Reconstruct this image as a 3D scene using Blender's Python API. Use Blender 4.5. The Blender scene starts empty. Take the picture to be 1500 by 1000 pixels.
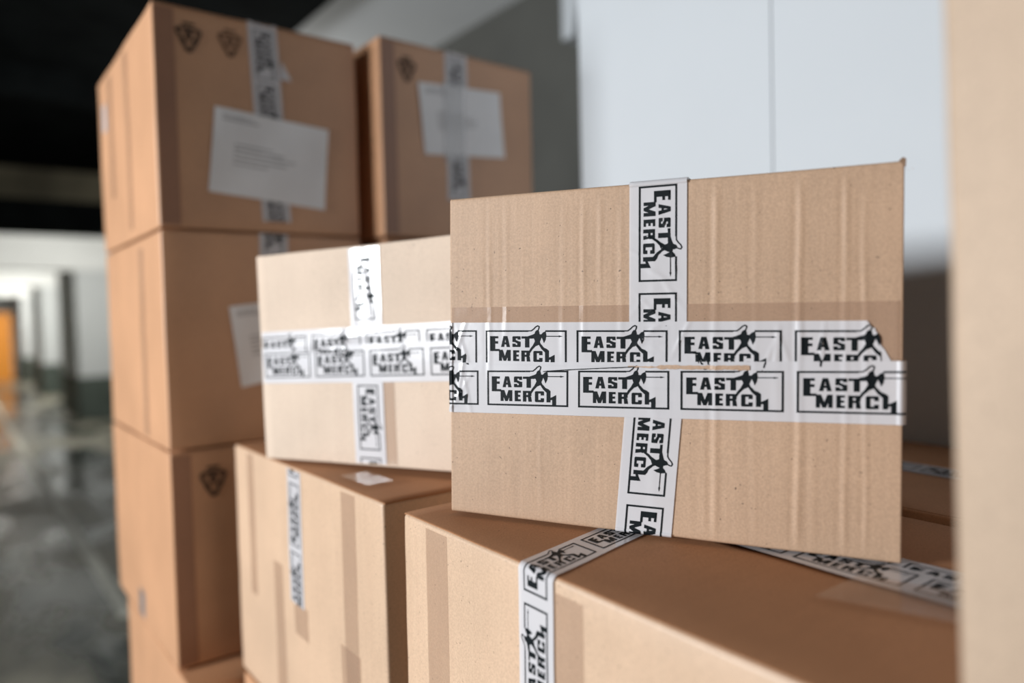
import bpy, bmesh, math, random
from mathutils import Vector, Matrix, noise

# ------------------------------------------------------------------ camera
EYE = 1.43                       # lens height above the garage floor; z values below are relative to it
scene = bpy.context.scene
COL = scene.collection
cam_data = bpy.data.cameras.new('camera')
cam = bpy.data.objects.new('camera', cam_data)
COL.objects.link(cam)
Rv = Vector((0.79192120, -0.61011087, -0.02501066))
Uv = Vector((0.04085215, 0.01206948, 0.99909230))
Fv = Vector((0.60925521, 0.79222412, -0.03448242))
M = Matrix((Rv, Uv, -Fv)).transposed().to_4x4()
M.translation = Vector((0, 0, EYE))
cam.matrix_world = M
cam_data.sensor_width = 36.0
cam_data.lens = 1072.709 / 1500 * 36
cam_data.clip_start = 0.02
cam_data.dof.use_dof = True
cam_data.dof.focus_distance = 0.665
cam_data.dof.aperture_fstop = 1.7
scene.camera = cam

# ------------------------------------------------------------------ world, lights, exposure
w = bpy.data.worlds.new('world')
scene.world = w
w.use_nodes = True
w.node_tree.nodes['Background'].inputs[0].default_value = (1.0, 0.84, 0.69, 1)
w.node_tree.nodes['Background'].inputs[1].default_value = 0.155
scene.view_settings.view_transform = 'Standard'
scene.view_settings.look = 'None'
scene.view_settings.exposure = 0.0
scene.view_settings.gamma = 1.0
scene.view_settings.use_curve_mapping = False


def area(name, loc, target, sx, sy, power, color):
    d = bpy.data.lights.new(name, 'AREA')
    d.shape = 'RECTANGLE'
    d.size, d.size_y = sx, sy
    d.energy, d.color = power, color
    o = bpy.data.objects.new(name, d)
    COL.objects.link(o)
    o.location = Vector(loc) + Vector((0, 0, EYE))
    o.rotation_euler = (Vector(target) - Vector(loc)).to_track_quat('-Z', 'Y').to_euler()
    return o


# daylight through the long opening in the left side of the garage
area('daylight_opening', (-2.45, 1.34, 0.34), (0.4, 0.9, 0.0), 0.9, 0.5, 143, (0.94, 0.975, 1.0))
# fluorescent light of the corridor bays
for yy, pw in ((10.6, 95), (16.0, 140), (21.3, 150)):
    area('bay_light', (1.35, yy, 1.30), (0.9, yy + 1.5, 0.0), 0.5, 1.6, pw, (1.0, 0.97, 0.87))

# unseen fill light added behind the tall stack to brighten the ceiling
pt = bpy.data.lights.new('ceiling_fill', 'POINT')
pt.energy, pt.shadow_soft_size, pt.color = 14, 0.12, (1.0, 0.98, 0.93)
pto = bpy.data.objects.new('ceiling_fill', pt)
COL.objects.link(pto)
pto.location = (1.45, 4.3, EYE + 0.75)

# ------------------------------------------------------------------ materials
def new_mat(name):
    m = bpy.data.materials.new(name)
    m.use_nodes = True
    nt = m.node_tree
    return m, nt, nt.nodes['Principled BSDF'], nt.nodes['Material Output']


def N(nt, kind, **kw):
    n = nt.nodes.new(kind)
    for k, v in kw.items():
        if k.startswith('i_'):
            n.inputs[k[2:].replace('_', ' ')].default_value = v
        else:
            setattr(n, k, v)
    return n


def mixc(nt, fac, a, b, mode='MIX'):
    n = nt.nodes.new('ShaderNodeMix')
    n.data_type = 'RGBA'
    n.blend_type = mode
    for sock, val in ((n.inputs[0], fac), (n.inputs[6], a), (n.inputs[7], b)):
        if hasattr(val, 'is_output'):
            nt.links.new(val, sock)
        elif isinstance(val, tuple):
            sock.default_value = val + (1,) if len(val) == 3 else val
        else:
            sock.default_value = val
    return n.outputs[2]


def ramp(nt, src, p0, p1, c0=(0, 0, 0, 1), c1=(1, 1, 1, 1)):
    r = nt.nodes.new('ShaderNodeValToRGB')
    r.color_ramp.elements[0].position = p0
    r.color_ramp.elements[1].position = p1
    r.color_ramp.elements[0].color = c0
    r.color_ramp.elements[1].color = c1
    nt.links.new(src, r.inputs[0])
    return r.outputs[0]


def cardboard(name, base, wave_dir='X', rough=0.45, grain=1.0, flute=1.0, spec=0.7):
    m, nt, b, out = new_mat(name)
    L = nt.links
    tc = N(nt, 'ShaderNodeTexCoord')
    big = N(nt, 'ShaderNodeTexNoise', i_Scale=7.0, i_Detail=3.0)
    fib = N(nt, 'ShaderNodeTexNoise', i_Scale=520.0, i_Detail=3.0, i_Roughness=0.7)
    spk = N(nt, 'ShaderNodeTexNoise', i_Scale=330.0, i_Detail=1.0)
    mp = N(nt, 'ShaderNodeMapping')
    sc = {'X': (1, 1, 0.04), 'Y': (0.04, 1, 0.04), 'Z': (0.04, 0.04, 1)}[wave_dir]
    mp.inputs['Scale'].default_value = sc
    st = N(nt, 'ShaderNodeTexNoise', i_Scale=150.0, i_Detail=2.0)
    L.new(tc.outputs['Object'], mp.inputs[0])
    L.new(mp.outputs[0], st.inputs['Vector'])
    for n in (big, fib, spk):
        L.new(tc.outputs['Object'], n.inputs['Vector'])
    d = tuple(c * 0.80 for c in base)
    l = tuple(min(1, c * 1.10) for c in base)
    c1 = mixc(nt, ramp(nt, big.outputs[0], 0.35, 0.65), d_mix(base, 0.93), d_mix(base, 1.05))
    c2 = mixc(nt, ramp(nt, fib.outputs[0], 0.36, 0.66), tuple(0.5 + 0.5 * (1 - 0.36 * grain) for _ in range(3)), (1.0, 1.0, 1.0))
    c3 = mixc(nt, 1.0, c1, c2, 'MULTIPLY')
    dark = ramp(nt, spk.outputs[0], 0.215, 0.25, (1, 1, 1, 1), (0, 0, 0, 1))
    c4 = mixc(nt, dark, c3, tuple(c * 0.35 for c in base))
    c5 = mixc(nt, 0.10 * flute, c4, st.outputs[0], 'OVERLAY')
    L.new(c5, b.inputs['Base Color'])
    b.inputs['Roughness'].default_value = rough
    b.inputs['Specular IOR Level'].default_value = spec
    b1 = N(nt, 'ShaderNodeBump', i_Strength=0.35 * flute, i_Distance=0.0008)
    L.new(st.outputs[0], b1.inputs['Height'])
    b2 = N(nt, 'ShaderNodeBump', i_Strength=0.28 * grain, i_Distance=0.0004)
    L.new(fib.outputs[0], b2.inputs['Height'])
    L.new(b1.outputs[0], b2.inputs['Normal'])
    L.new(b2.outputs[0], b.inputs['Normal'])
    return m


def d_mix(c, k):
    return tuple(min(1.0, x * k) for x in c)


def tape_mat(name, base, alpha, rough=0.22):
    m, nt, b, out = new_mat(name)
    L = nt.links
    tc = N(nt, 'ShaderNodeTexCoord')
    n1 = N(nt, 'ShaderNodeTexNoise', i_Scale=40.0, i_Detail=2.0)
    n2 = N(nt, 'ShaderNodeTexNoise', i_Scale=9.0, i_Detail=2.0)
    L.new(tc.outputs['Object'], n1.inputs['Vector'])
    L.new(tc.outputs['Object'], n2.inputs['Vector'])
    b.inputs['Base Color'].default_value = base + (1,)
    b.inputs['Roughness'].default_value = rough
    b.inputs['Coat Weight'].default_value = 0.4
    b.inputs['Coat Roughness'].default_value = 0.12
    bp = N(nt, 'ShaderNodeBump', i_Strength=0.25, i_Distance=0.0012)
    L.new(n1.outputs[0], bp.inputs['Height'])
    L.new(bp.outputs[0], b.inputs['Normal'])
    L.new(bp.outputs[0], b.inputs['Coat Normal'])
    al = ramp(nt, n2.outputs[0], 0.3, 0.7, (alpha - .03,) * 3 + (1,), (min(1, alpha + .03),) * 3 + (1,))
    L.new(al, b.inputs['Alpha'])
    return m


def plain(name, base, rough=0.7, nscale=6.0, var=0.15, bump=0.0, spec=0.4):
    m, nt, b, out = new_mat(name)
    tc = N(nt, 'ShaderNodeTexCoord')
    n = N(nt, 'ShaderNodeTexNoise', i_Scale=nscale, i_Detail=5.0)
    nt.links.new(tc.outputs['Object'], n.inputs['Vector'])
    nt.links.new(mixc(nt, ramp(nt, n.outputs[0], 0.35, 0.65), d_mix(base, 1 - var), d_mix(base, 1 + var * .5)), b.inputs['Base Color'])
    b.inputs['Roughness'].default_value = rough
    b.inputs['Specular IOR Level'].default_value = spec
    if bump:
        bp = N(nt, 'ShaderNodeBump', i_Strength=bump, i_Distance=0.003)
        nt.links.new(n.outputs[0], bp.inputs['Height'])
        nt.links.new(bp.outputs[0], b.inputs['Normal'])
    return m


KRAFT = cardboard('kraft_front', (0.52, 0.345, 0.23), 'X', flute=0.8, rough=0.6, spec=0.4)
KRAFT_GLARE = cardboard('kraft_glare_lit', (0.66, 0.52, 0.41), 'X', flute=0.4, rough=0.7, spec=0.3)  # paler base colour stands in for the strong light on this box
KRAFT_BROWN = cardboard('kraft_brown', (0.62, 0.335, 0.185), 'Y', flute=0.5)
KRAFT_TOP_SHADED = cardboard('kraft_top_shaded', (0.45, 0.22, 0.11), 'Y', flute=0.4, rough=0.75, spec=0.2)  # darker copy for the box tops, their shade put into the colour
KRAFT_SIDE_LIT = cardboard('kraft_side_lit', (0.66, 0.455, 0.31), 'Y', flute=0.6)  # lighter copy for the lit side faces, brightness put into the colour
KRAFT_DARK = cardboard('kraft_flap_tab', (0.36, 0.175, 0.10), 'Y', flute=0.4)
TORN = cardboard('torn_paper', (0.50, 0.33, 0.22), 'X')
TAPE = tape_mat('white_tape', (0.67, 0.655, 0.68), 0.85)
CLEAR = tape_mat('clear_tape', (0.46, 0.30, 0.21), 0.36, 0.16)
INK = plain('black_ink', (0.004, 0.007, 0.009), 0.6, 30, 0.1, spec=0.15)
INK_GREY = plain('grey_ink', (0.33, 0.32, 0.33), 0.6)
MARK = plain('stamp_ink', (0.085, 0.048, 0.03), 0.8, 60, 0.3)
PAPER = plain('label_paper', (0.84, 0.83, 0.84), 0.5, 20, 0.03)
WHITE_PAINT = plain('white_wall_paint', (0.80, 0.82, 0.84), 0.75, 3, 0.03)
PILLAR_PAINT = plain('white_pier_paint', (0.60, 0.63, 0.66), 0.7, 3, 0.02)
GREY_PAINT = plain('dark_grey_wall_paint', (0.105, 0.105, 0.095), 0.8, 3, 0.1)
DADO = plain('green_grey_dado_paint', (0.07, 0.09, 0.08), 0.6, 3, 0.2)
SHADED_CEIL = plain('shaded_ceiling_colour', (0.008, 0.0095, 0.0095), 0.95, 5, 0.4, spec=0.05)  # near-black colour stands in for the missing light on the near ceiling
OLIVE = plain('dirty_concrete', (0.24, 0.21, 0.14), 0.9, 2.5, 0.4)
ORANGE = plain('orange_door_paint', (0.75, 0.28, 0.03), 0.6, 3, 0.1)
LINE = plain('floor_line_paint', (0.72, 0.72, 0.64), 0.5, 4, 0.3)


def floor_mat():
    m, nt, b, out = new_mat('wet_garage_floor')
    L = nt.links
    tc = N(nt, 'ShaderNodeTexCoord')
    mp = N(nt, 'ShaderNodeMapping')
    mp.inputs['Scale'].default_value = (1.0, 0.55, 1)
    n = N(nt, 'ShaderNodeTexNoise', i_Scale=1.5, i_Detail=5.0, i_Roughness=0.6)
    L.new(tc.outputs['Object'], mp.inputs[0])
    L.new(mp.outputs[0], n.inputs['Vector'])
    f = ramp(nt, n.outputs[0], 0.42, 0.60)
    L.new(mixc(nt, f, (0.014, 0.026, 0.026), (0.34, 0.32, 0.26)), b.inputs['Base Color'])
    r = ramp(nt, n.outputs[0], 0.42, 0.58, (0.12, 0.12, 0.12, 1), (0.5, 0.5, 0.5, 1))
    L.new(r, b.inputs['Roughness'])
    b.inputs['Specular IOR Level'].default_value = 0.6
    bp = N(nt, 'ShaderNodeBump', i_Strength=0.25, i_Distance=0.02)
    n2 = N(nt, 'ShaderNodeTexNoise', i_Scale=5.0, i_Detail=3.0)
    L.new(mp.outputs[0], n2.inputs['Vector'])
    L.new(n2.outputs[0], bp.inputs['Height'])
    L.new(bp.outputs[0], b.inputs['Normal'])
    return m


FLOOR = floor_mat()

# ------------------------------------------------------------------ object helpers
def link(name, bm, mat, parent=None, smooth=False):
    me = bpy.data.meshes.new(name)
    bm.to_mesh(me)
    bm.free()
    me.materials.append(mat)
    if smooth:
        for p in me.polygons:
            p.use_smooth = True
    o = bpy.data.objects.new(name, me)
    COL.objects.link(o)
    if parent is not None:
        o.parent = parent
    return o


def thing(name, label, cat, loc, rot=None, group=None):
    o = bpy.data.objects.new(name, None)
    COL.objects.link(o)
    m = rot.to_4x4() if rot is not None else Matrix.Identity(4)
    m.translation = Vector(loc) + Vector((0, 0, EYE))
    o.matrix_world = m
    o.empty_display_size = 0.05
    o['label'] = label
    o['category'] = cat
    if group:
        o['group'] = group
    return o


def structure(name, boxes, mat, loc=(0, 0, 0)):
    bm = bmesh.new()
    for x0, x1, y0, y1, z0, z1 in boxes:
        vs = [bm.verts.new((x, y, z + EYE)) for x in (x0, x1) for y in (y0, y1) for z in (z0, z1)]
        for f in ((0, 1, 3, 2), (4, 6, 7, 5), (0, 4, 5, 1), (2, 3, 7, 6), (0, 2, 6, 4), (1, 5, 7, 3)):
            bm.faces.new([vs[i] for i in f])
    bmesh.ops.recalc_face_normals(bm, faces=bm.faces)
    o = link(name, bm, mat)
    o['kind'] = 'structure'
    return o


def axis_cuts(L, r, step):
    a = [0, r * 0.3, r * 0.65, r]
    n = max(1, int(round((L - 2 * r) / step)))
    return a + [r + (L - 2 * r) * i / n for i in range(1, n)] + [L - r, L - r * 0.65, L - r * 0.3, L]


def roundp(p, dims, r):
    """project a point of the plain box surface onto the rounded box; returns point and normal"""
    q = Vector([min(max(c, r), d - r) for c, d in zip(p, dims)])
    d = p - q
    n = d.normalized() if d.length > 1e-9 else Vector((0, 0, 1))
    return q + n * r, n


def wob(p, seed, amp):
    v = noise.noise(p * 6.0 + Vector((seed * 7.3, seed * 3.1, seed))) * amp
    v += noise.noise(p * 22.0 + Vector((seed, seed * 5.1, 0))) * amp * 0.35
    return v - amp * 0.9


class Carton:
    """a corrugated carton in its own axes: x = width, y = depth, z = height; flap face on top or on the front"""

    def __init__(self, name, label, loc, rot, W, D, H, mat, flap='top', r=0.003, seed=1, amp=0.0012, step=0.02, group=None, flapmat=None, fine=None):
        self.root = thing(name, label, 'cardboard box', loc, rot, group)
        if flap == 'top':
            H -= 0.0022
        self.dims = Vector((W, D, H))
        self.r, self.seed, self.amp, self.flap = r, seed, amp, flap
        self.fine = fine
        bm = bmesh.new()
        cuts = [axis_cuts(c, r, step) for c in self.dims]
        cache = {}

        def vert(p):
            key = tuple(round(c, 6) for c in p)
            if key not in cache:
                q, n = roundp(p, self.dims, r)
                cache[key] = bm.verts.new(q + n * wob(q, seed, amp))
            return cache[key]
        for ax in range(3):
            u, v = [i for i in range(3) if i != ax]
            for side in (0, self.dims[ax]):
                for i in range(len(cuts[u]) - 1):
                    for j in range(len(cuts[v]) - 1):
                        vs = []
                        for a, b in ((i, j), (i + 1, j), (i + 1, j + 1), (i, j + 1)):
                            p = Vector((0, 0, 0))
                            p[ax] = side
                            p[u] = cuts[u][a]
                            p[v] = cuts[v][b]
                            vs.append(vert(p))
                        if len(set(vs)) == 4:
                            bm.faces.new(vs)
        bmesh.ops.recalc_face_normals(bm, faces=bm.faces)
        self.body = link('body', bm, mat, self.root, True)
        self.make_flaps(flapmat or mat, step)

    # raised folds in the board of the front flaps (only the box in focus has them)
    def relief(self, s, t):
        if not self.fine:
            return 0.0
        h = 0.0
        for s0, wd, am, t0, t1, wv in self.fine:
            c = s0 + 0.35 * wv * noise.noise(Vector((t * 14, s0 * 40, 2.0)))
            k = min(1, max(0, (t - t0) / 0.02)) * min(1, max(0, (t1 - t) / 0.02))
            d = (s - c) / (wd * 1.25)
            am2 = am * (0.65 + 0.5 * noise.noise(Vector((t * 9, s0 * 91, 7.0))))
            h += 0.85 * k * am2 * (math.exp(-d * d) - 0.45 * math.exp(-(d + 1.7) ** 2))
        return h

    def face_point(self, s, t, off):
        """front face: s across, t up"""
        q = Vector((s, 0, t))
        pt, n = roundp(Vector((s, 0, t)), self.dims, self.r)
        return pt + n * (wob(pt, self.seed, self.amp) + off) + Vector((0, -1, 0)) * self.relief(s, t), n

    def make_flaps(self, mat, step):
        W, D, H = self.dims
        r = self.r
        e = 0.0007
        if self.flap == 'top':
            A, B = W, D
        else:
            A, B = H, W
        # profile in unfolded length: q<0 runs down the hinge side
        for half in (0, 1):
            bm = bmesh.new()
            qs = [-r * 1.5, -r, -r * 0.5, 0.0, r * 0.3, r * 0.65, r] if self.flap == 'front' else [r * 0.5, r * 0.8, r * 1.2]
            n = max(2, int((A / 2 - qs[-1]) / (step if not self.fine else 0.004)))
            q9 = qs[-1]
            qs += [q9 + (A / 2 - 0.0007 - q9) * i / n for i in range(1, n + 1)]
            m = max(2, int(B / (step if not self.fine else 0.00125)))
            ps = [B * j / m for j in range(m + 1)]
            outer, inner = [], []
            for q in qs:
                ro, ri = [], []
                for p in ps:
                    if self.flap == 'top':
                        if q >= 0:
                            pt = Vector((q if half == 0 else A - q, p, H))
                        else:
                            pt = Vector((0 if half == 0 else A, p, H + q))
                    else:
                        if q >= 0:
                            pt = Vector((p, 0, q if half == 0 else A - q))
                        else:
                            pt = Vector((p, -q, 0 if half == 0 else A))
                    P, nn = roundp(pt, self.dims, r)
                    # flap edge ends stay square: project only across the hinge
                    ax = 1 if self.flap == 'top' else 0
                    Dd = self.dims.copy()
                    pt2 = pt.copy()
                    pt2[ax] = Dd[ax] / 2
                    P, nn = roundp(pt2, self.dims, r)
                    P = P.copy()
                    P[ax] = pt[ax]
                    k = min(1.0, max(0.0, (q + r * 1.5) / r)) if self.flap == 'front' else min(1.0, (q - r * 0.5) / (r * 1.5))
                    o = wob(P, self.seed, self.amp) + e * k + 0.00015
                    Po = P + nn * o
                    if self.flap == 'front':
                        Po += Vector((0, -1, 0)) * self.relief(P.x, P.z)
                    ro.append(bm.verts.new(Po))
                    ri.append(bm.verts.new(Po - nn * (e * k + 0.0012)))
                outer.append(ro)
                inner.append(ri)
            R, C = len(qs), len(ps)
            for i in range(R - 1):
                for j in range(C - 1):
                    bm.faces.new((outer[i][j], outer[i + 1][j], outer[i + 1][j + 1], outer[i][j + 1]))
            for i in range(R - 1):
                for j in (0, C - 1):
                    bm.faces.new((outer[i][j], outer[i + 1][j], inner[i + 1][j], inner[i][j]))
            for j in range(C - 1):
                for i in (0, R - 1):
                    bm.faces.new((outer[i][j], outer[i][j + 1], inner[i][j + 1], inner[i][j]))
            bmesh.ops.recalc_face_normals(bm, faces=bm.faces)
            # outward check on one big face
            bm.faces.ensure_lookup_table()
            f = bm.faces[(R - 2) * (C - 1)]
            want = Vector((0, 0, 1)) if self.flap == 'top' else Vector((0, -1, 0))
            f.normal_update()
            if f.normal.dot(want) < 0:
                bmesh.ops.reverse_faces(bm, faces=bm.faces)
            link('top_flap' if self.flap == 'top' else 'closing_flap', bm, mat, self.root, True)


# ------------------------------------------------------------------ the tape print (outlines in mm; origin top left of the frame, y down)
def rect(x0, y0, x1, y1):
    return [(x0, y0), (x1, y0), (x1, y1), (x0, y1)]


def stroke(pts, wd):
    out = []
    for (x0, y0), (x1, y1) in zip(pts, pts[1:]):
        d = Vector((x1 - x0, y1 - y0)).normalized()
        n = Vector((-d.y, d.x)) * wd / 2
        e = d * wd * 0.25
        out.append([(x0 - e.x + n.x, y0 - e.y + n.y), (x1 + e.x + n.x, y1 + e.y + n.y),
                    (x1 + e.x - n.x, y1 + e.y - n.y), (x0 - e.x - n.x, y0 - e.y - n.y)])
    return out


STAMP = [
    rect(0, 0, 1.7, 34), rect(0, 32.3, 82, 34), rect(80.3, 0, 82, 34), rect(0, 0, 44.2, 1.6), rect(61.2, 0, 82, 1.6),
    # E with its long stem
    rect(4.8, 5.7, 10, 20.3), rect(4.8, 5.7, 13.2, 7.9), rect(10, 10.6, 13, 13), rect(4.8, 18.1, 14.5, 20.3),
    # A
    [(18.8, 5.6), (21.1, 5.6), (19.4, 16.2), (16.2, 16.2)], [(20.3, 5.6), (22.8, 5.6), (25.4, 16.2), (22, 16.2)], rect(18.4, 11.6, 23.2, 13.7),
    # S
    rect(28.5, 5.7, 35.8, 7.9), rect(28, 6.2, 31.4, 11.4), [(28, 10), (31.4, 9.4), (36.3, 11.2), (33, 12.6)], rect(33, 10.8, 36.3, 15.6),
    rect(28.4, 14, 35.9, 16.1), rect(33.3, 6, 36.2, 9), rect(28, 12.8, 31.2, 15.8), [(28, 10), (30, 9.5), (34.5, 12), (33, 12.8)],
    # T
    rect(37.2, 5.8, 48.5, 8), rect(40.8, 5.8, 45.1, 16.5),
    # M
    rect(14, 18.9, 17, 29.6), rect(23, 18.9, 26.1, 29.6), [(14.5, 18.9), (17.8, 18.9), (20.05, 25), (22.3, 18.9), (25.6, 18.9), (21.3, 29.6), (18.8, 29.6)],
    # E
    rect(28.7, 19.2, 32, 29.6), rect(28.7, 19.2, 34.8, 21.3), rect(28.7, 23.3, 34.3, 25.3), rect(28.7, 27.5, 34.8, 29.6),
    # R
    rect(37.1, 19.4, 40.4, 29.8), rect(37.1, 19.4, 44.8, 21.4), rect(42.2, 19.9, 45.6, 24.4), rect(37.1, 23.3, 44.8, 25.4),
    [(42.2, 24.8), (45.3, 24.8), (46, 29.8), (42.6, 29.8)],
    # C
    rect(49.2, 20.1, 52.5, 29.5), rect(49.8, 19.6, 57.6, 21.8), rect(49.8, 27.8, 57.6, 30), rect(55, 20, 58.2, 23.6), rect(55, 26.2, 58.2, 29.6),
    # h
    [(60.8, 18), (64.6, 19.5), (64.6, 30), (60.8, 30)], rect(66.4, 25, 70.2, 33.4), [(64.4, 25.8), (66.4, 25), (70.2, 23), (70.2, 27), (66.4, 27.6), (64.4, 28)],
    # standing spearman
    [(50.3, 3.6), (51.3, 1.0), (52.8, -0.2), (54.6, 0.4), (55.3, 3.0), (54.4, 4.6), (51, 4.8)],
    [(48, 4.4), (50.6, 3.2), (54.8, 3.5), (58.4, 4.2), (56.9, 8), (55.6, 11), (57.2, 14.6), (54.6, 13.8), (52, 15), (50, 14), (48.3, 15), (50.8, 10.5), (50, 8), (47.4, 7.6)],
    [(43.5, 5.8), (48, 4.3), (49, 7.4), (43.5, 7.9)],
    [(50, 12.8), (52.6, 14), (48.2, 18.3), (45.4, 22.3), (43.4, 22.3), (46.2, 17.4)],
    [(54, 12.8), (57, 13.4), (59.6, 16.4), (62.5, 17.6), (64.6, 19.3), (64.6, 21.8), (60.8, 21), (57.3, 17.8)],
    [(57, 4), (59, 2), (61.4, 0.9), (62.1, 5), (61.4, 9), (59.7, 12.2), (58.8, 9.5), (57.6, 7)],
    rect(61.5, 5.25, 75.5, 6.1), [(74.3, 4.8), (78.2, 5.65), (74.3, 6.6)],
] + stroke([(43.9, 0.65), (47.3, 0.5), (49.6, -1.2), (51.6, -3.2), (53.6, -4.2), (55.0, -3.4), (54.8, -1.8), (53.8, 0.4)], 1.1)

STAMP_L, PITCH = 0.082, 0.0915


def strip_bm(a0, a1, hw, cuts_a, cuts_b):
    bm = bmesh.new()
    A = sorted(set([a0, a1] + [c for c in cuts_a if a0 < c < a1]))
    B = sorted(set([-hw, hw] + [c for c in cuts_b if -hw < c < hw]))
    g = [[bm.verts.new((a, b, 0)) for b in B] for a in A]
    for i in range(len(A) - 1):
        for j in range(len(B) - 1):
            bm.faces.new((g[i][j], g[i + 1][j], g[i + 1][j + 1], g[i][j + 1]))
    return bm


def bisect(bm, co, no, clear):
    geom = bm.verts[:] + bm.edges[:] + bm.faces[:]
    bmesh.ops.bisect_plane(bm, geom=geom, dist=1e-7, plane_co=co, plane_no=no, clear_outer=clear)


def stamps_bm(a0, a1, hw, phase, cuts_a, cuts_b, stretch=1.0, squash=1.0):
    bm = bmesh.new()
    k0 = math.floor((a0 - phase) / PITCH) - 1
    k1 = math.ceil((a1 - phase) / PITCH) + 1
    for k in range(k0, k1 + 1):
        s0 = phase + k * PITCH
        if s0 > a1 or s0 + 0.09 < a0:
            continue
        for poly in STAMP:
            vs = [bm.verts.new((s0 + x * 0.001, (17 - y) * 0.001 * squash, 0)) for x, y in poly]
            try:
                bm.faces.new(vs)
            except ValueError:
                pass
    bmesh.ops.triangulate(bm, faces=bm.faces)
    for f in bm.faces:
        f.normal_update()
        if f.normal.z < 0:
            f.normal_flip()
    bisect(bm, (a0 + 1e-5, 0, 0), (-1, 0, 0), True)
    bisect(bm, (a1 - 1e-5, 0, 0), (1, 0, 0), True)
    for c in cuts_a:
        if a0 < c < a1:
            bisect(bm, (c, 0, 0), (1, 0, 0), False)
    for c in cuts_b:
        bisect(bm, (0, c, 0), (0, 1, 0), False)
    return bm


def lay(parent, surf, a0, a1, width, phase=None, h=0.0004, cuts_a=(), cuts_b=(), clips=(), mat=None, name='packing_tape', wrinkle=None, squash=0.97, label=None):
    """surf(a, b) -> point and normal. clips: (point, normal) half planes removed from tape and print"""
    hw = width / 2
    res = []
    jobs = [(name, strip_bm(a0, a1, hw, cuts_a, cuts_b), h, mat or TAPE)]
    if phase is not None:
        jobs.append(('print', stamps_bm(a0, a1, hw, phase, cuts_a, cuts_b, squash=squash), h + 0.00022, INK))
    top = None
    for nm, bm, hh, mt in jobs:
        for co, no in clips:
            bisect(bm, co + (0,), no + (0,), True)
        for v in bm.verts:
            a, b = v.co.x, v.co.y
            P, n = surf(a, b)
            k = wrinkle(a, b) if wrinkle else 0.0
            v.co = P + n * (hh + k)
        o = link(nm, bm, mt, parent if top is None else top, wrinkle is not None)
        if top is None:
            top = o
            if label:
                o['label'] = label
    return top


def frange(a, b, st):
    n = max(1, int(round((b - a) / st)))
    return [a + (b - a) * i / n for i in range(n + 1)]


def flat_quad(parent, name, pts, mat):
    bm = bmesh.new()
    bm.faces.new([bm.verts.new(p) for p in pts])
    return link(name, bm, mat, parent)


# ------------------------------------------------------------------ box in focus
def rot_axes(yaw, lean, roll):
    c, s = math.cos(yaw), math.sin(yaw)
    u, n, v = Vector((c, s, 0)), Vector((s, -c, 0)), Vector((0, 0, 1))
    c, s = math.cos(roll), math.sin(roll)
    u, v = c * u + s * v, -s * u + c * v
    c, s = math.cos(lean), math.sin(lean)
    v = c * v + s * n
    y = v.cross(u)
    return Matrix((u, y, v)).transposed()


T = -0.1879
FOLDS = [  # s, width, height, from t, to t, waviness
    (0.0425, 0.0016, 0.0007, 0.12, 0.30, 0.004), (0.060, 0.002, 0.0004, 0.16, 0.30, 0.004), (0.095, 0.002, 0.0003, 0.0, 0.10, 0.006),
    (0.118, 0.0022, 0.0003, 0.14, 0.3, 0.005), (0.136, 0.0018, 0.0005, 0.15, 0.3, 0.006), (0.152, 0.0018, 0.0004, 0.19, 0.3, 0.005),
    (0.171, 0.0020, 0.0004, 0.15, 0.3, 0.003), (0.252, 0.0022, 0.0009, 0.0, 0.30, 0.004), (0.243, 0.002, 0.0004, 0.0, 0.12, 0.006),
    (0.3165, 0.0020, 0.0011, 0.0, 0.30, 0.004), (0.3275, 0.002, 0.0004, 0.0, 0.10, 0.004), (0.3500, 0.0018, 0.0008, 0.0, 0.30, 0.009),
    (0.3645, 0.0016, 0.0007, 0.0, 0.29, 0.010), (0.283, 0.002, 0.0003, 0.0, 0.3, 0.006), (0.2, 0.003, 0.0003, 0.0, 0.3, 0.006)]

hero = Carton('cardboard_box', 'kraft box in sharp focus, taped crosswise, tilted slightly on the long box', (0.3835, 0.6022, T - 0.0012),
              rot_axes(-1.0926, 0.0, -0.0144), 0.3892, 0.255, 0.3040, KRAFT, flap='front', r=0.0028, seed=3, amp=0.0009, step=0.012, fine=FOLDS)
# the front leans a touch: shear of the carton, not of the view
hr = hero.root
HF = 0.0014


def hero_face(s, t):
    P, n = hero.face_point(s, t, HF)
    return P, n


def wr_upper(a, b):
    k = 0.0
    for (ax, bx, dx, dy, wd, am) in WR_U:
        d = (a - ax) * dy - (b - bx) * dx
        l = (a - ax) * dx + (b - bx) * dy
        k += am * math.exp(-(d / wd) ** 2) * math.exp(-(l / 0.022) ** 2)
    return k


def wrk(lst, ln=0.02):
    norm = []
    for ax, bx, ang, wd, am in lst:
        norm.append((ax, bx, math.cos(ang), math.sin(ang), wd, am))

    def f(a, b):
        k = 0.0
        for ax, bx, cx, sx, wd, am in norm:
            d = (a - ax) * sx - (b - bx) * cx
            l = (a - ax) * cx + (b - bx) * sx
            k += am * math.exp(-(d / wd) ** 2) * math.exp(-(l / ln) ** 2)
        return k
    return f


W, H = hero.dims.x, hero.dims.z
ca = frange(-0.06, 0.45, 0.0017)
cb = frange(-0.03, 0.03, 0.0025)
# wide clear tape under everything
lay(hr, lambda a, b: hero_face(min(max(a, 0.0), W), 0.167 + b), 0.0, W, 0.064, None, 0.0002, frange(0, W, 0.004), frange(-.03, .03, 0.01), mat=CLEAR, name='clear_tape',
    label='clear brown tape band under the printed tape')


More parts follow.
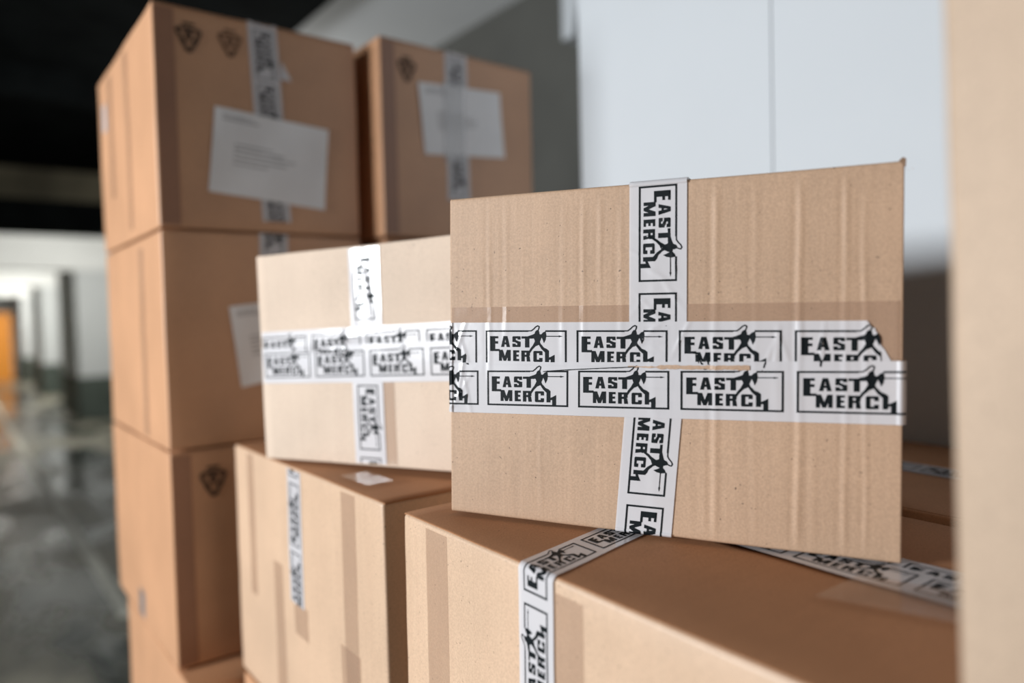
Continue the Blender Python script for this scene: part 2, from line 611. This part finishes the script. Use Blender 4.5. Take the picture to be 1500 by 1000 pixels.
# the clear wrap of the left edge: a surface that turns round the corner
def wrap_left(tfun):
    r = hero.r

    def surf(a, b):
        t = tfun(a, b)
        arc = r * math.pi / 2
        if a >= r:
            return hero_face(min(a, W - r * 0.9), t)
        if a >= r - arc:
            th = (r - a) / arc * math.pi / 2
            n = Vector((-math.sin(th), -math.cos(th), 0))
            return Vector((r, r, t)) + n * (r + HF), n
        y = r + (r - arc - a)
        return Vector((-HF, y, t)), Vector((-1, 0, 0))
    return surf


def wrap_both(tfun):
    r = hero.r
    left = wrap_left(tfun)

    def surf(a, b):
        if a <= W - r:
            return left(a, b)
        t = tfun(a, b)
        arc = r * math.pi / 2
        if a <= W - r + arc:
            th = (a - W + r) / arc * math.pi / 2
            n = Vector((math.sin(th), -math.cos(th), 0))
            return Vector((W - r, r, t)) + n * (r + HF), n
        return Vector((W + HF, r + a - (W - r + arc), t)), Vector((1, 0, 0))
    return surf


# vertical strips first (they lie under the horizontal bands)
def vert_surf(c_top, slope):
    def surf(a, b):      # a runs downwards from the top edge, b to the right
        t = H - a
        r = hero.r
        s = c_top + slope * a + b
        if a < r:
            arc = r * math.pi / 2
            if a >= r - arc:
                th = (r - a) / arc * math.pi / 2
                n = Vector((0, -math.cos(th), math.sin(th)))
                return Vector((s, r, H - r)) + n * (r + HF), n
            return Vector((s, r + (r - arc - a), H + HF)), Vector((0, 0, 1))
        if a > H - r:
            arc = r * math.pi / 2
            th = min(1, (a - H + r) / arc) * math.pi / 2
            n = Vector((0, -math.cos(th), -math.sin(th)))
            return Vector((s, r, r)) + n * (r + HF * math.cos(th)), n
        return hero_face(s, t)
    return surf


edge = [-0.0015, 0.0, 0.0008, 0.0016, 0.0022, 0.0028]
wv = wrk([(0.05, -0.005, 0.9, 0.0012, 0.0007), (0.035, 0.005, 0.5, 0.0010, 0.0006), (0.08, 0.0, 1.0, 0.0014, 0.0006), (0.095, 0.012, 0.6, 0.0013, 0.0008),
          (0.11, -0.005, 0.75, 0.0012, 0.0008), (0.105, -0.015, 2.4, 0.0013, 0.0004), (0.072, 0.015, 0.25, 0.0012, 0.0004), (0.0605, -.02, 1.2, .001, .0006)], 0.016)
lay(hr, vert_surf(0.2035, 0.0), -0.03, 0.150, 0.0495, 0.0035, 0.0005, sorted(edge + frange(0.003, 0.15, 0.0017)), cb, wrinkle=wv)
wl = wrk([(0.24, -0.01, 1.3, 0.0012, 0.0003), (0.27, 0.01, 1.5, 0.0016, 0.0003)], 0.03)
ed2 = [H - 0.0028, H - 0.0020, H - 0.001, H]
lay(hr, vert_surf(0.2165, -0.085), 0.150, H + 0.001, 0.0495, 0.1875, 0.00045, sorted(ed2 + frange(0.15, H - 0.003, 0.0017)), cb, wrinkle=wl)

# upper horizontal band, torn off at its right end
WRU = wrk([(0.225, 0.012, 1.1, 0.0012, 0.0009), (0.238, -0.008, 2.2, 0.0011, 0.0008), (0.247, -0.012, 1.9, 0.0010, 0.0006), (0.300, 0.0, 1.5, 0.0014, 0.0009),
           (0.306, 0.0, 1.9, 0.0014, 0.0007), (0.294, -0.004, 1.2, 0.0012, 0.0006), (0.3335, 0.004, 1.5, 0.0010, 0.0012), (0.318, 0.015, 1.6, 0.0016, 0.0006),
           (0.010, 0.005, 1.2, 0.0012, 0.0012), (0.016, -0.006, 1.9, 0.0012, 0.0009), (0.195, 0.012, 0.75, 0.0014, 0.0008), (0.27, 0.01, 1.7, 0.002, 0.0004)], 0.017)
up = wrap_left(lambda a, b: 0.1605 + b)
arcs = [-0.0016, -0.0010, -0.0004, 0.0002, 0.0009, 0.0015, 0.0021, 0.0028]
lay(hr, up, -0.05, 0.386, 0.0475, 0.0388, 0.0009, sorted(arcs + frange(0.003, 0.386, 0.0017)), cb,
    clips=[((0.3745, 0.0), (1.0, 0.05)), ((0.3650, 0.0235), (0.80, 0.60))], wrinkle=WRU)
# torn sliver at the right end of the upper band
flap_pts = [(0.357, 0.181), (0.3705, 0.1785), (0.371, 0.170), (0.377, 0.162), (0.381, 0.150), (0.388, 0.146), (0.388, 0.140), (0.366, 0.1415), (0.368, 0.155), (0.363, 0.168)]
bm = bmesh.new()
vs = []
for s, t in flap_pts:
    P, n = hero_face(s, t)
    vs.append(bm.verts.new(P + n * 0.0007))
bm.faces.new(vs)
bmesh.ops.triangulate(bm, faces=bm.faces)
link('torn_tape_end', bm, TAPE, hr)

# lower horizontal band on top, wrapping both edges
WRL = wrk([(0.012, 0.01, 1.4, 0.0012, 0.0013), (0.018, -0.004, 1.8, 0.0013, 0.001), (0.008, -0.01, 1.0, 0.001, 0.001), (0.30, 0.0, 1.6, 0.003, 0.0003)], 0.02)
low = wrap_both(lambda a, b: 0.1215 + 0.0215 * a + b)
rarc = [W - 0.0028 + k * 0.0011 for k in range(5)]
lay(hr, low, -0.05, W + 0.03, 0.0480, 0.0405, 0.0014, sorted(arcs + frange(0.003, W - 0.003, 0.0017) + rarc), cb, wrinkle=WRL)

# brown strip torn out of the board along the flap joint, and the split in the tape left of it
def ribbon(parent, name, pts, mat, off):
    bm = bmesh.new()
    prev = None
    for s, t0, t1 in pts:
        P0, n = hero_face(s, t0)
        P1, n = hero_face(s, t1)
        pr = (bm.verts.new(P0 + n * off), bm.verts.new(P1 + n * off))
        if prev:
            bm.faces.new((prev[0], pr[0], pr[1], prev[1]))
        prev = pr
    return link(name, bm, mat, parent)


random.seed(5)
pts = []
for i in range(46):
    s = 0.178 + (0.2795 - 0.178) * i / 45
    thick = 0.0012 if s < 0.205 else 0.0031
    if s > 0.27:
        thick = 0.0036
    c = 0.1452 + (0.0012 * (s - 0.17) / 0.1)
    pts.append((s, c - thick / 2 + random.uniform(-.0005, .0004), c + thick / 2 + random.uniform(-.0003, .0004)))
ribbon(hr, 'torn_cardboard_strip', pts, TORN, 0.0021)
pts = []
for i in range(30):
    s = 0.098 + (0.185 - 0.098) * i / 29
    c = 0.1392 + 0.0062 * (i / 29) ** 0.8
    pts.append((s, c - 0.0003 - random.uniform(0, .0003), c + 0.0003))
ribbon(hr, 'tape_split', pts, INK, 0.0022)
# curl of torn paper on the upper right corner
bm = bmesh.new()
prev = None
for i in range(9):
    th = i / 8 * 2.0
    x = W + 0.0005 + 0.0052 * math.sin(th)
    z = H - 0.0075 - 0.0018 * (1 - math.cos(th)) + 0.004 * (i / 8) ** 3
    ww = 0.0012 * (1 - i / 10)
    pr = [bm.verts.new((x, -0.001 - ww, z - ww * .4)), bm.verts.new((x, 0.001 + ww, z + ww * .4))]
    if prev:
        bm.faces.new((prev[0], pr[0], pr[1], prev[1]))
    prev = pr
link('torn_paper_curl', bm, TORN, hr)
bm = bmesh.new()
vs = [bm.verts.new(p) for p in ((W - 0.004, -0.0018, H - 0.0005), (W + 0.0008, -0.0015, H - 0.006), (W + 0.0012, 0.001, H + 0.001), (W - 0.001, 0.0, H + 0.0022))]
bm.faces.new(vs)
link('torn_corner', bm, TORN, hr)

# the carton is racked a little: its front leans back over the base
for o_ in list(hr.children) + [g for c_ in hr.children for g in c_.children]:
    for v_ in o_.data.vertices:
        v_.co.y += 0.0216 * v_.co.z

# ------------------------------------------------------------------ pale box behind it
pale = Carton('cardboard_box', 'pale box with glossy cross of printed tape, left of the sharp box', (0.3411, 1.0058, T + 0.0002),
              rot_axes(-1.1563, 0.0, 0.0183), 0.345, 0.25, 0.2787, KRAFT_GLARE, flap='front', r=0.003, seed=8, amp=0.0012, step=0.015)
pr_ = pale.root


def pale_face(s, t):
    return pale.face_point(min(max(s, 0.0035), 0.3415), min(max(t, 0.0035), 0.275), 0.0014)


# ================================================================== long boxes (width x depth x height), flaps and seam on top
def z_rot(a):
    return Matrix.Rotation(a, 3, 'Z')


BW, BD, BH = 0.353, 0.508, 0.3604
BG = 0.0022        # boxes are a little lower than their pitch in the stack
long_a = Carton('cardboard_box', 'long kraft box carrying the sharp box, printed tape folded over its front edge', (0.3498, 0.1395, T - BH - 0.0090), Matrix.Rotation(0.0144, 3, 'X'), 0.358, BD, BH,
                KRAFT_SIDE_LIT, r=0.005, seed=11, amp=0.0014, flapmat=KRAFT_TOP_SHADED)
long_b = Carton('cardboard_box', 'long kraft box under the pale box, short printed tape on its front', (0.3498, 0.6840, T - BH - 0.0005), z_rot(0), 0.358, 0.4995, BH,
                KRAFT_SIDE_LIT, r=0.005, seed=12, amp=0.0014, flapmat=KRAFT_TOP_SHADED)
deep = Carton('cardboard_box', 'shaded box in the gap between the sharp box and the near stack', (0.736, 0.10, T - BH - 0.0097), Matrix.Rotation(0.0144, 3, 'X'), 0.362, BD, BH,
              KRAFT_BROWN, r=0.005, seed=13, amp=0.0014, flapmat=KRAFT_TOP_SHADED)
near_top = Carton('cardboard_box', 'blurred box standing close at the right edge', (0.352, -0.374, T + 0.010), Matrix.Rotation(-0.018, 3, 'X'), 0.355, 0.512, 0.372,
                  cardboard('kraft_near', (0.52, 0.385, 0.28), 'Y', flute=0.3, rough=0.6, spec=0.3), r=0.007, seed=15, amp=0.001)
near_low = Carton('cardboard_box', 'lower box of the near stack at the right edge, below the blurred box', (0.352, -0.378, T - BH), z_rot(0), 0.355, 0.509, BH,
                  KRAFT_SIDE_LIT, r=0.005, seed=16, amp=0.001)

tower_top = Carton('cardboard_box', 'top box of the tall left stack, white address sheet stuck at a slant', (0.2728, 1.2694, 0.1553), z_rot(0), 0.3506, 0.5101, 0.3604,
                   KRAFT_BROWN, r=0.004, seed=21, amp=0.0016)
tower_mid = Carton('cardboard_box', 'second box down in the tall left stack, sheet half hidden by the pale box', (0.2735, 1.2694, 0.1553 - BH), z_rot(0), 0.3506, 0.5101, 0.3604,
                   KRAFT_BROWN, r=0.004, seed=22, amp=0.0016)
tower_low = Carton('cardboard_box', 'third box down in the tall left stack, triangular mark near its corner', (0.2728, 1.2694, 0.1553 - 2 * BH), z_rot(0), 0.3506, 0.5101, 0.3604,
                   KRAFT_BROWN, r=0.004, seed=23, amp=0.0016)
back_top = Carton('cardboard_box', 'small brown box on the back stack with taped-over white sheet', (0.6545, 1.2360, 0.1553), z_rot(0.0194), 0.3725, 0.50, 0.3755,
                  KRAFT_BROWN, r=0.004, seed=24, amp=0.0014)


# --- rows underneath
def support(label, x, y, z, wdt, dep, hgt, seed, group=None):
    return Carton('cardboard_box', label, (x, y, z), z_rot(0), wdt, dep, hgt, KRAFT_BROWN, flapmat=KRAFT_TOP_SHADED, r=0.005, seed=seed, amp=0.001, step=0.06, group=group)


Z4, Z5 = 0.1553 - 3 * BH, 0.1553 - 4 * BH
support('dark box peeping out at the foot of the tall left stack', 0.2735, 1.190, Z4, BW, BD, BH, 31)
GL = 'carton of the hidden lower rows beneath the stacked boxes'
GG = 'lower rows of cartons'
for i, (x, y) in enumerate(((0.3498, 0.1395), (0.3498, 0.6700), (0.732, 0.10), (0.352, -0.380))):
    support(GL, x, y, T - 2 * BH, BW, BD, BH - (0.0095 if i in (0, 2) else 0.003), 40 + i, GG)
for i, (x, y) in enumerate(((0.2735, 1.20), (0.3498, 0.1395), (0.3498, 0.6700), (0.732, 0.10), (0.352, -0.380))):
    support(GL, x, y, Z5 if i == 0 else T - 3 * BH, BW, BD, BH, 50 + i, GG)
for k in range(4):
    support(GL, 0.662, 1.245, 0.1553 - (k + 1) * BH, 0.366, 0.49, BH, 60 + k, GG)


WOOD = plain('pallet_wood', (0.30, 0.21, 0.13), 0.8, 12, 0.3, 0.3)
for px, py, pw_, pl_, ztop in ((0.27, 1.19, 0.80, 0.60, Z5), (0.345, 0.13, 0.37, 1.05, T - 3 * BH), (0.725, 0.09, 0.37, 0.53, T - 3 * BH), (0.345, -0.385, 0.37, 0.51, T - 3 * BH)):
    pal = thing('wooden_pallet', 'low wooden pallet on the garage floor beneath the stacked boxes', 'pallet', (px, py, -EYE), None, 'pallets under the box stacks')
    ht = ztop + EYE - 0.003

    def plank(nm, x0, x1, y0, y1, z0, z1):
        b_ = bmesh.new()
        q_ = [b_.verts.new((x, y, z)) for x in (x0, x1) for y in (y0, y1) for z in (z0, z1)]
        for f in ((0, 1, 3, 2), (4, 6, 7, 5), (0, 4, 5, 1), (2, 3, 7, 6), (0, 2, 6, 4), (1, 5, 7, 3)):
            b_.faces.new([q_[i] for i in f])
        bmesh.ops.recalc_face_normals(b_, faces=b_.faces)
        link(nm, b_, WOOD, pal)
    for k in range(3):
        x0 = k * (pw_ - 0.09) / 2
        plank('stringer', x0, x0 + 0.09, 0, pl_, 0.0, ht - 0.0225)
    nb = int(pl_ / 0.13)
    for k in range(nb):
        y0 = k * (pl_ - 0.1) / (nb - 1)
        plank('deck_board', 0, pw_, y0, y0 + 0.1, ht - 0.022, ht)


# --- tape on the long boxes
def wrap_top(c, xc=None, yc=None):
    """strip running up the front (-x side of the box) and over the top along +x. a=0 at the fold"""
    D = c.dims
    r = c.r
    arc = r * math.pi / 2

    def surf(a, b):
        y = yc(a) + b if callable(yc) else yc + b
        if a < -arc / 2:
            P = Vector((0, y, D.z - r + (a + arc / 2)))
            n = Vector((-1, 0, 0))
        elif a < arc / 2:
            th = (a + arc / 2) / arc * math.pi / 2
            n = Vector((-math.cos(th), 0, math.sin(th)))
            P = Vector((r, y, D.z - r)) + n * r
        else:
            n = Vector((0, 0, 1))
            P = Vector((r + a - arc / 2, y, D.z))
        return P + n * (wob(P, c.seed, c.amp) + 0.0014), n
    return surf


fold = [-0.004, -0.003, -0.002, -0.001, 0, 0.001, 0.002, 0.003, 0.004]
lay(long_a.root, wrap_top(long_a, yc=lambda a: 0.438 - 0.1395 + (0.20 * a if a > 0 else 0.0)), -0.26, 0.20, 0.0420, -0.019 - PITCH, 0.0004, fold + frange(-0.26, -0.005, 0.02) + frange(0.005, 0.25, 0.02), [0.0],
    squash=0.84)
# seam tape along the top (two overlapping runs)
def top_seam(c, xc, tilt=0.0):
    D = c.dims

    def surf(a, b):   # a towards the camera (-y), b towards +x
        y = D.y - a
        P = Vector((xc + b + tilt * (a - 0.25), y, D.z))
        return P + Vector((0, 0, 1)) * (wob(P, c.seed, c.amp) + 0.0014), Vector((0, 0, 1))
    return surf


lay(long_a.root, top_seam(long_a, 0.205, 0.04), 0.001, 0.506, 0.048, 0.02, 0.0007, frange(0, .5, 0.02), [0.0])
lay(long_a.root, top_seam(long_a, 0.188), 0.001, 0.506, 0.048, 0.046, 0.0011, frange(0, .5, 0.02), [0.0])
lay(deep.root, top_seam(deep, 0.181), 0.001, 0.506, 0.050, 0.03, 0.0006, frange(0, .5, 0.02), [0.0])
lay(long_b.root, top_seam(long_b, 0.179), 0.001, 0.498, 0.050, 0.03, 0.0006, frange(0, .5, 0.02), [0.0])
lay(long_b.root, lambda a, b: (Vector((0.035 + b, 0.4995 - a, BH + 0.0014)), Vector((0, 0, 1))), 0.36, 0.43, 0.035, None, 0.0003, mat=CLEAR, name='clear_tape')


def front_strip(c, ylo, yhi, z0, z1, mat=None, phase=None, name='packing_tape', shear=0.0, h=0.0004):
    """strip on the -x side; a runs upwards, b towards +y"""
    yc, wd = (ylo + yhi) / 2, yhi - ylo

    def surf(a, b):
        P = Vector((0, yc + b + shear * (a - z1), a))
        return P + Vector((-1, 0, 0)) * (wob(P, c.seed, c.amp) + 0.0002), Vector((-1, 0, 0))
    return lay(c.root, surf, z0, z1, wd, phase, h, frange(z0, z1, 0.02), [0.0], mat=mat, name=name)


oy = 0.6840
front_strip(long_b, 0.909 - oy, 0.957 - oy, 0.176, BH - 0.006, phase=0.163 - PITCH)
front_strip(long_b, 0.898 - oy, 0.945 - oy, 0.135, 0.178, CLEAR, name='clear_tape', h=0.0003)
front_strip(long_b, 0.752 - oy, 0.788 - oy, 0.01, BH - 0.008, CLEAR, name='clear_tape')
front_strip(long_b, 0.748 - oy, 0.800 - oy, 0.01, 0.17, CLEAR, name='clear_tape', h=0.0006)
front_strip(long_b, 1.095 - oy, 1.122 - oy, 0.14, BH - 0.008, CLEAR, name='clear_tape')
front_strip(long_b, 0.985 - oy, 1.020 - oy, 0.01, 0.215, CLEAR, name='clear_tape')
ox = 0.1395
front_strip(long_a, 0.566 - ox, 0.603 - ox, 0.01, BH - 0.008, CLEAR, name='clear_tape')
front_strip(long_a, 0.386 - ox, 0.4165 - ox, 0.01, BH - 0.014, CLEAR, name='clear_tape')
front_strip(long_a, 0.20 - ox, 0.262 - ox, 0.01, BH - 0.03, CLEAR, name='clear_tape')
front_strip(near_top, 0.38, 0.452, 0.005, 0.36, tape_mat('matt_clear_tape', (0.46, 0.30, 0.21), 0.30, 0.6), name='clear_tape')

# darker scuffed clear tape patch on the top of the long box
lay(long_a.root, lambda a, b: (Vector((0.075 + b + 0.35 * a, 0.30 - a, BH + 0.0016)), Vector((0, 0, 1))), 0.17, 0.26, 0.06, None, 0.0005, mat=CLEAR, name='clear_tape')


# --- the tall stack: tape on the fronts (-y side), sheets and triangular marks
def fy(c, off=0.0006):
    def P(x, z, o=0.0):
        q = Vector((x, 0, z))
        return q + Vector((0, -1, 0)) * (wob(q, c.seed, c.amp) + off + o)
    return P


def y_strip(c, xc, wd, z_top, z_bot, phase=0.01, mat=None, name='packing_tape', shear=0.0, h=0.0006, wrap=True, squash=0.95):
    """strip running down the front (-y side); a runs down, b to the right"""
    D = c.dims

    def surf(a, b):
        z = D.z - a
        x = xc + b + shear * a
        if a < 0:
            P = Vector((x, -a, D.z))
            return P + Vector((0, 0, 1)) * 0.0014, Vector((0, 0, 1))
        P = Vector((x, 0, z))
        if a < c.r:
            n = Vector((0, -0.7, 0.7)).normalized()
            return Vector((x, 0.0008 if a > 0.001 else 0.0, min(z, D.z))) + n * 0.0006, n
        return P + Vector((0, -1, 0)) * (wob(P, c.seed, c.amp) + 0.0002), Vector((0, -1, 0))
    return lay(c.root, surf, D.z - z_top - (0.06 if wrap else 0), D.z - z_bot, wd, phase, h, [0.0, 0.001, 0.002, 0.004] + frange(0.01, D.z - z_bot, 0.02), [0.0], mat=mat, name=name, squash=squash)


def sheet(c, quad, lines=True, off=0.0012):
    P = fy(c, off)
    tl, tr, br, bl = [Vector((q[0], 0, q[1])) for q in quad]

    def at(u, v, o=0.0):
        q = tl.lerp(tr, u).lerp(bl.lerp(br, u), v)
        wv_ = 0.0006 * math.sin(u * 9 + v * 4)
        return q + Vector((0, -1, 0)) * (wob(q, c.seed, c.amp) + off + o + 0.0008 + wv_)
    bm = bmesh.new()
    g = [[bm.verts.new(at(i / 12, j / 8)) for j in range(9)] for i in range(13)]
    gb = [[bm.verts.new(at(i / 12, j / 8, -0.0003)) for j in range(9)] for i in range(13)]
    for i in range(12):
        for j in range(8):
            bm.faces.new((g[i][j], g[i + 1][j], g[i + 1][j + 1], g[i][j + 1]))
            bm.faces.new((gb[i][j], gb[i][j + 1], gb[i + 1][j + 1], gb[i + 1][j]))
    for i in range(12):
        for j in (0, 8):
            bm.faces.new((g[i][j], g[i + 1][j], gb[i + 1][j], gb[i][j]))
    for j in range(8):
        for i in (0, 12):
            bm.faces.new((g[i][j], g[i][j + 1], gb[i][j + 1], gb[i][j]))
    s = link('address_sheet', bm, PAPER, c.root, False)
    if lines:
        rnd = random.Random(c.seed)
        for v0, u1 in ((0.08, 0.30), (0.12, 0.36), (0.40, 0.50), (0.45, 0.58), (0.50, 0.66), (0.56, 0.62), (0.62, 0.45)):
            u = 0.07 if v0 < 0.2 else 0.18
            bm = bmesh.new()
            top = [u]
            while top[-1] < u1:
                top.append(top[-1] + rnd.uniform(0.02, 0.05))
            up_ = [bm.verts.new(at(x, v0 - rnd.uniform(0, 0.006), 0.0004)) for x in top]
            lo_ = [bm.verts.new(at(x, v0 + rnd.uniform(0.008, 0.014), 0.0004)) for x in top]
            for i in range(len(top) - 1):
                bm.faces.new((up_[i], up_[i + 1], lo_[i + 1], lo_[i]))
            link('typed_line', bm, INK_GREY, s)
    return s


def tri_mark(c, cx, cz, size, mat=None):
    """round-cornered downward triangle of three chasing arrows, small ring inside, tab above"""
    P = fy(c, 0.0009)
    polys = []
    R = size / 2
    corners = [(math.cos(a) * R, math.sin(a) * R * 1.12) for a in (math.radians(150), math.radians(30), math.radians(270))]
    wd = size * 0.13
    outl = []
    for i, (x, y) in enumerate(corners):
        px, py = corners[i - 1]
        nx, ny = corners[(i + 1) % 3]
        for k in range(5):
            t = k / 4
            ax, ay = x + (px - x) * 0.22, y + (py - y) * 0.22
            bx, by = x + (nx - x) * 0.22, y + (ny - y) * 0.22
            q0 = ((1 - t) ** 2 * ax + 2 * t * (1 - t) * x + t * t * bx, (1 - t) ** 2 * ay + 2 * t * (1 - t) * y + t * t * by)
            outl.append(q0)
    n = len(outl)
    for i in range(n):
        a, b = outl[i], outl[(i + 1) % n]
        if i % 5 == 4:       # break each straight side into an arrow gap
            m0 = (a[0] * .62 + b[0] * .38, a[1] * .62 + b[1] * .38)
            m1 = (a[0] * .45 + b[0] * .55, a[1] * .45 + b[1] * .55)
            polys += stroke([a, m0], wd) + stroke([m1, b], wd) + stroke([m0, (m1[0] * .9, m1[1] * .9)], wd * 1.4)
        else:
            polys += stroke([a, b], wd)
    polys += stroke([(-R * .22, R * .25), (R * .22, R * .25)], wd * .7) + stroke([(-R * .2, R * .2), (0, -R * .2), (R * .2, R * .2)], wd * .6)
    polys += stroke([(-R * .35, R * .92), (R * .35, R * .92)], wd * .8)
    bm = bmesh.new()
    for poly in polys:
        vs = [bm.verts.new(P(cx + x, cz + y)) for x, y in poly]
        try:
            bm.faces.new(vs)
        except ValueError:
            pass
    return link('recycling_mark', bm, mat or MARK, c.root)


ux, uz = 0.2728, 0.1553
def loc(x, z, k=0):
    return (x - ux, z - uz + k * BH)


# top box
y_strip(tower_top, 0.1545 + 0.022, 0.050, BH, 0.02, 0.012, shear=0.045)
sheet(tower_top, [loc(0.366, 0.3615), loc(0.565, 0.3475), loc(0.553, 0.2015), loc(0.351, 0.2195)])
tri_mark(tower_top, 0.3295 - ux, 0.466 - uz, 0.047)
tri_mark(tower_top, 0.395 - ux, 0.470 - uz, 0.045, plain('faded_stamp_ink', (0.22, 0.115, 0.065), 0.8, 60, 0.5))
bm = bmesh.new()
P = fy(tower_top)
bm.faces.new([bm.verts.new(P(x, z, 0.002)) for x, z in ((0.208, 0.300), (0.226, 0.268), (0.205, 0.268))])
link('loose_tape_corner', bm, TAPE, tower_top.root)
# second box
y_strip(tower_mid, 0.1545 + 0.029, 0.050, BH, 0.02, 0.045)
mz = 0.1553 - BH
sheet(tower_mid, [(0.376 - ux, 0.028 - mz), (0.520 - ux, 0.045 - mz), (0.535 - ux, -0.085 - mz), (0.392 - ux, -0.110 - mz)])
# third box
lz = 0.1553 - 2 * BH
tri_mark(tower_low, 0.341 - ux, -0.262 - lz, 0.050)
y_strip(tower_low, 0.182, 0.050, BH, 0.02, 0.02)
# back box
k9 = 0.9685
y_strip(back_top, 0.174, 0.054, 0.3733, 0.08, 0.02)
cx = 0.6755


def bk(x, z):
    return ((x - cx) * k9, z * k9 - uz)


sheet(back_top, [bk(0.762, 0.472), bk(0.968, 0.484), bk(0.978, 0.345), bk(0.774, 0.330)])
y_strip(back_top, 0.166, 0.050, 0.312, 0.155, None, mat=tape_mat('glossy_clear_tape', (0.75, 0.75, 0.77), 0.45), name='clear_tape', wrap=False, h=0.0034)
tri_mark(back_top, *bk(0.738, 0.492), 0.046)

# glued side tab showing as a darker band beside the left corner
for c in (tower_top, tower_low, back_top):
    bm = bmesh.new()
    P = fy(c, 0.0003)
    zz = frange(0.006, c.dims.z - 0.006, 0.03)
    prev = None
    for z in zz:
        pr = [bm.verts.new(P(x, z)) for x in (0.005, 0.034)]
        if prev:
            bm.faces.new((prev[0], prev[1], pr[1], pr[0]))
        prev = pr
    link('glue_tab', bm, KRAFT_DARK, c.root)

# clear and white tape ends on the lit side faces of the tall stack
front_strip(tower_top, 0.20, 0.235, 0.02, 0.34, CLEAR, name='clear_tape')
front_strip(tower_top, 0.36, 0.40, 0.10, 0.34, CLEAR, name='clear_tape')
front_strip(tower_top, 0.425, 0.465, 0.245, 0.30)
front_strip(tower_mid, 0.14, 0.175, 0.01, 0.34, CLEAR, name='clear_tape')
front_strip(tower_low, 0.245, 0.292, 0.01, 0.060, phase=0.0)

# --- pale box: tape cross
Wp, Hp = pale.dims.x, pale.dims.z


def pw(lst, ln):
    return wrk(lst, ln)


pcuts = frange(0.0, 0.35, 0.004)
pb = frange(-.03, .03, 0.004)
glw = wrk([(0.03, -0.018, 0.03, 0.004, 0.0012), (0.07, -0.012, 0.06, 0.003, 0.001), (0.05, 0.012, -0.05, 0.003, 0.0012), (0.09, 0.016, 0.02, 0.003, 0.001), (0.02, 0.0, 0.3, 0.003, 0.0008)], 0.04)
lay(pr_, lambda a, b: pale_face(0.187 + b, Hp - a), 0.002, Hp * 0.55, 0.049, 0.012, 0.0005, pcuts, pb, wrinkle=glw)
lay(pr_, lambda a, b: pale_face(0.185 + b, Hp - a), Hp * 0.55, Hp - 0.002, 0.049, 0.176, 0.0005, pcuts, pb)
lay(pr_, lambda a, b: pale_face(0.209 + b, Hp - a), Hp * 0.60, Hp - 0.002, 0.035, None, 0.0003, mat=CLEAR, name='clear_tape')
lay(pr_, lambda a, b: pale_face(a, 0.150 + 0.012 * a + b), 0.004, 0.34, 0.048, 0.004, 0.0012, pcuts, pb,
    wrinkle=wrk([(0.13, 0.008, 0.1, 0.005, 0.0018), (0.12, -0.004, -0.1, 0.004, 0.0012), (0.15, 0.0, 1.2, 0.004, 0.001)], 0.05))
lay(pr_, lambda a, b: pale_face(a, 0.128 + 0.012 * a + b), 0.004, 0.34, 0.048, 0.009, 0.0018, pcuts, pb)

# ------------------------------------------------------------------ the garage
WX, CZ = 2.09, 1.42
structure('floor', [(-3.2, 3.2, -4.0, 27.0, -EYE - 0.1, -EYE)], FLOOR)
structure('trim_1', [(0.61, 0.68, 4.0, 20.0, -EYE, -EYE + 0.003)], LINE)
structure('wall_right', [(WX, WX + 0.2, -2.5, 27.0, -EYE, CZ)], GREY_PAINT)
structure('wall_left', [(-3.2, -3.0, -1.0, 27.0, -EYE, CZ + 0.15)], OLIVE)
structure('wall_far', [(-3.2, WX, 26.8, 27.0, -EYE, CZ)], WHITE_PAINT)
structure('ceiling', [(-3.2, WX + 0.2, -2.5, 27.0, CZ, CZ + 0.2)], WHITE_PAINT)
# added dark sheet under the slab, its colour stands in for unlit ceiling
structure('ceiling_shade_sheet', [(-3.0, 1.36, -2.0, 11.0, CZ - 0.05, CZ - 0.001)], SHADED_CEIL)
# white pier beside the stacks
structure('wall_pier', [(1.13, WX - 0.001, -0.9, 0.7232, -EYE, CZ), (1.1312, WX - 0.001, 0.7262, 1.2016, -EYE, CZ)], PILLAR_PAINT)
bm = bmesh.new()
vs = [bm.verts.new((x, y, z + EYE)) for x in (WX - 0.18, WX) for y, z in ((1.96, CZ), (2.12, CZ), (2.12, 1.05), (2.06, 1.05))]
for f in ((0, 1, 2, 3), (7, 6, 5, 4), (0, 4, 5, 1), (1, 5, 6, 2), (2, 6, 7, 3), (3, 7, 4, 0)):
    bm.faces.new([vs[i] for i in f])
bmesh.ops.recalc_face_normals(bm, faces=bm.faces)
o = link('trim_2', bm, PILLAR_PAINT)
o['kind'] = 'structure'
# piers and beams further down the corridor
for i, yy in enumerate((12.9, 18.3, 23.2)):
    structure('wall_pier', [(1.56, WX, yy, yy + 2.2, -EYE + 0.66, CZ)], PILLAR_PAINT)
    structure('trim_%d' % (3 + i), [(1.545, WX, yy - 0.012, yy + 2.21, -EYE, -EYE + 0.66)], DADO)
    structure('ceiling_beam', [(-3.0, WX - 0.01, yy - 0.08, yy + 0.35, 0.86, CZ - 0.001)], WHITE_PAINT)
structure('ceiling_beam', [(-3.0, WX, 7.5, 7.8, 1.06, CZ - 0.05)], OLIVE)
structure('trim_6', [(-3.0, WX, 7.1, 7.5, 0.80, 1.05)], SHADED_CEIL)  # dark strip standing in for the shade under and behind the beam
structure('trim_7', [(-3.0, 1.3, 4.6, 4.75, 1.22, CZ - 0.05)], SHADED_CEIL)
structure('door_1', [(0.35, 1.36, 24.0, 24.06, -EYE, 0.42)], ORANGE)
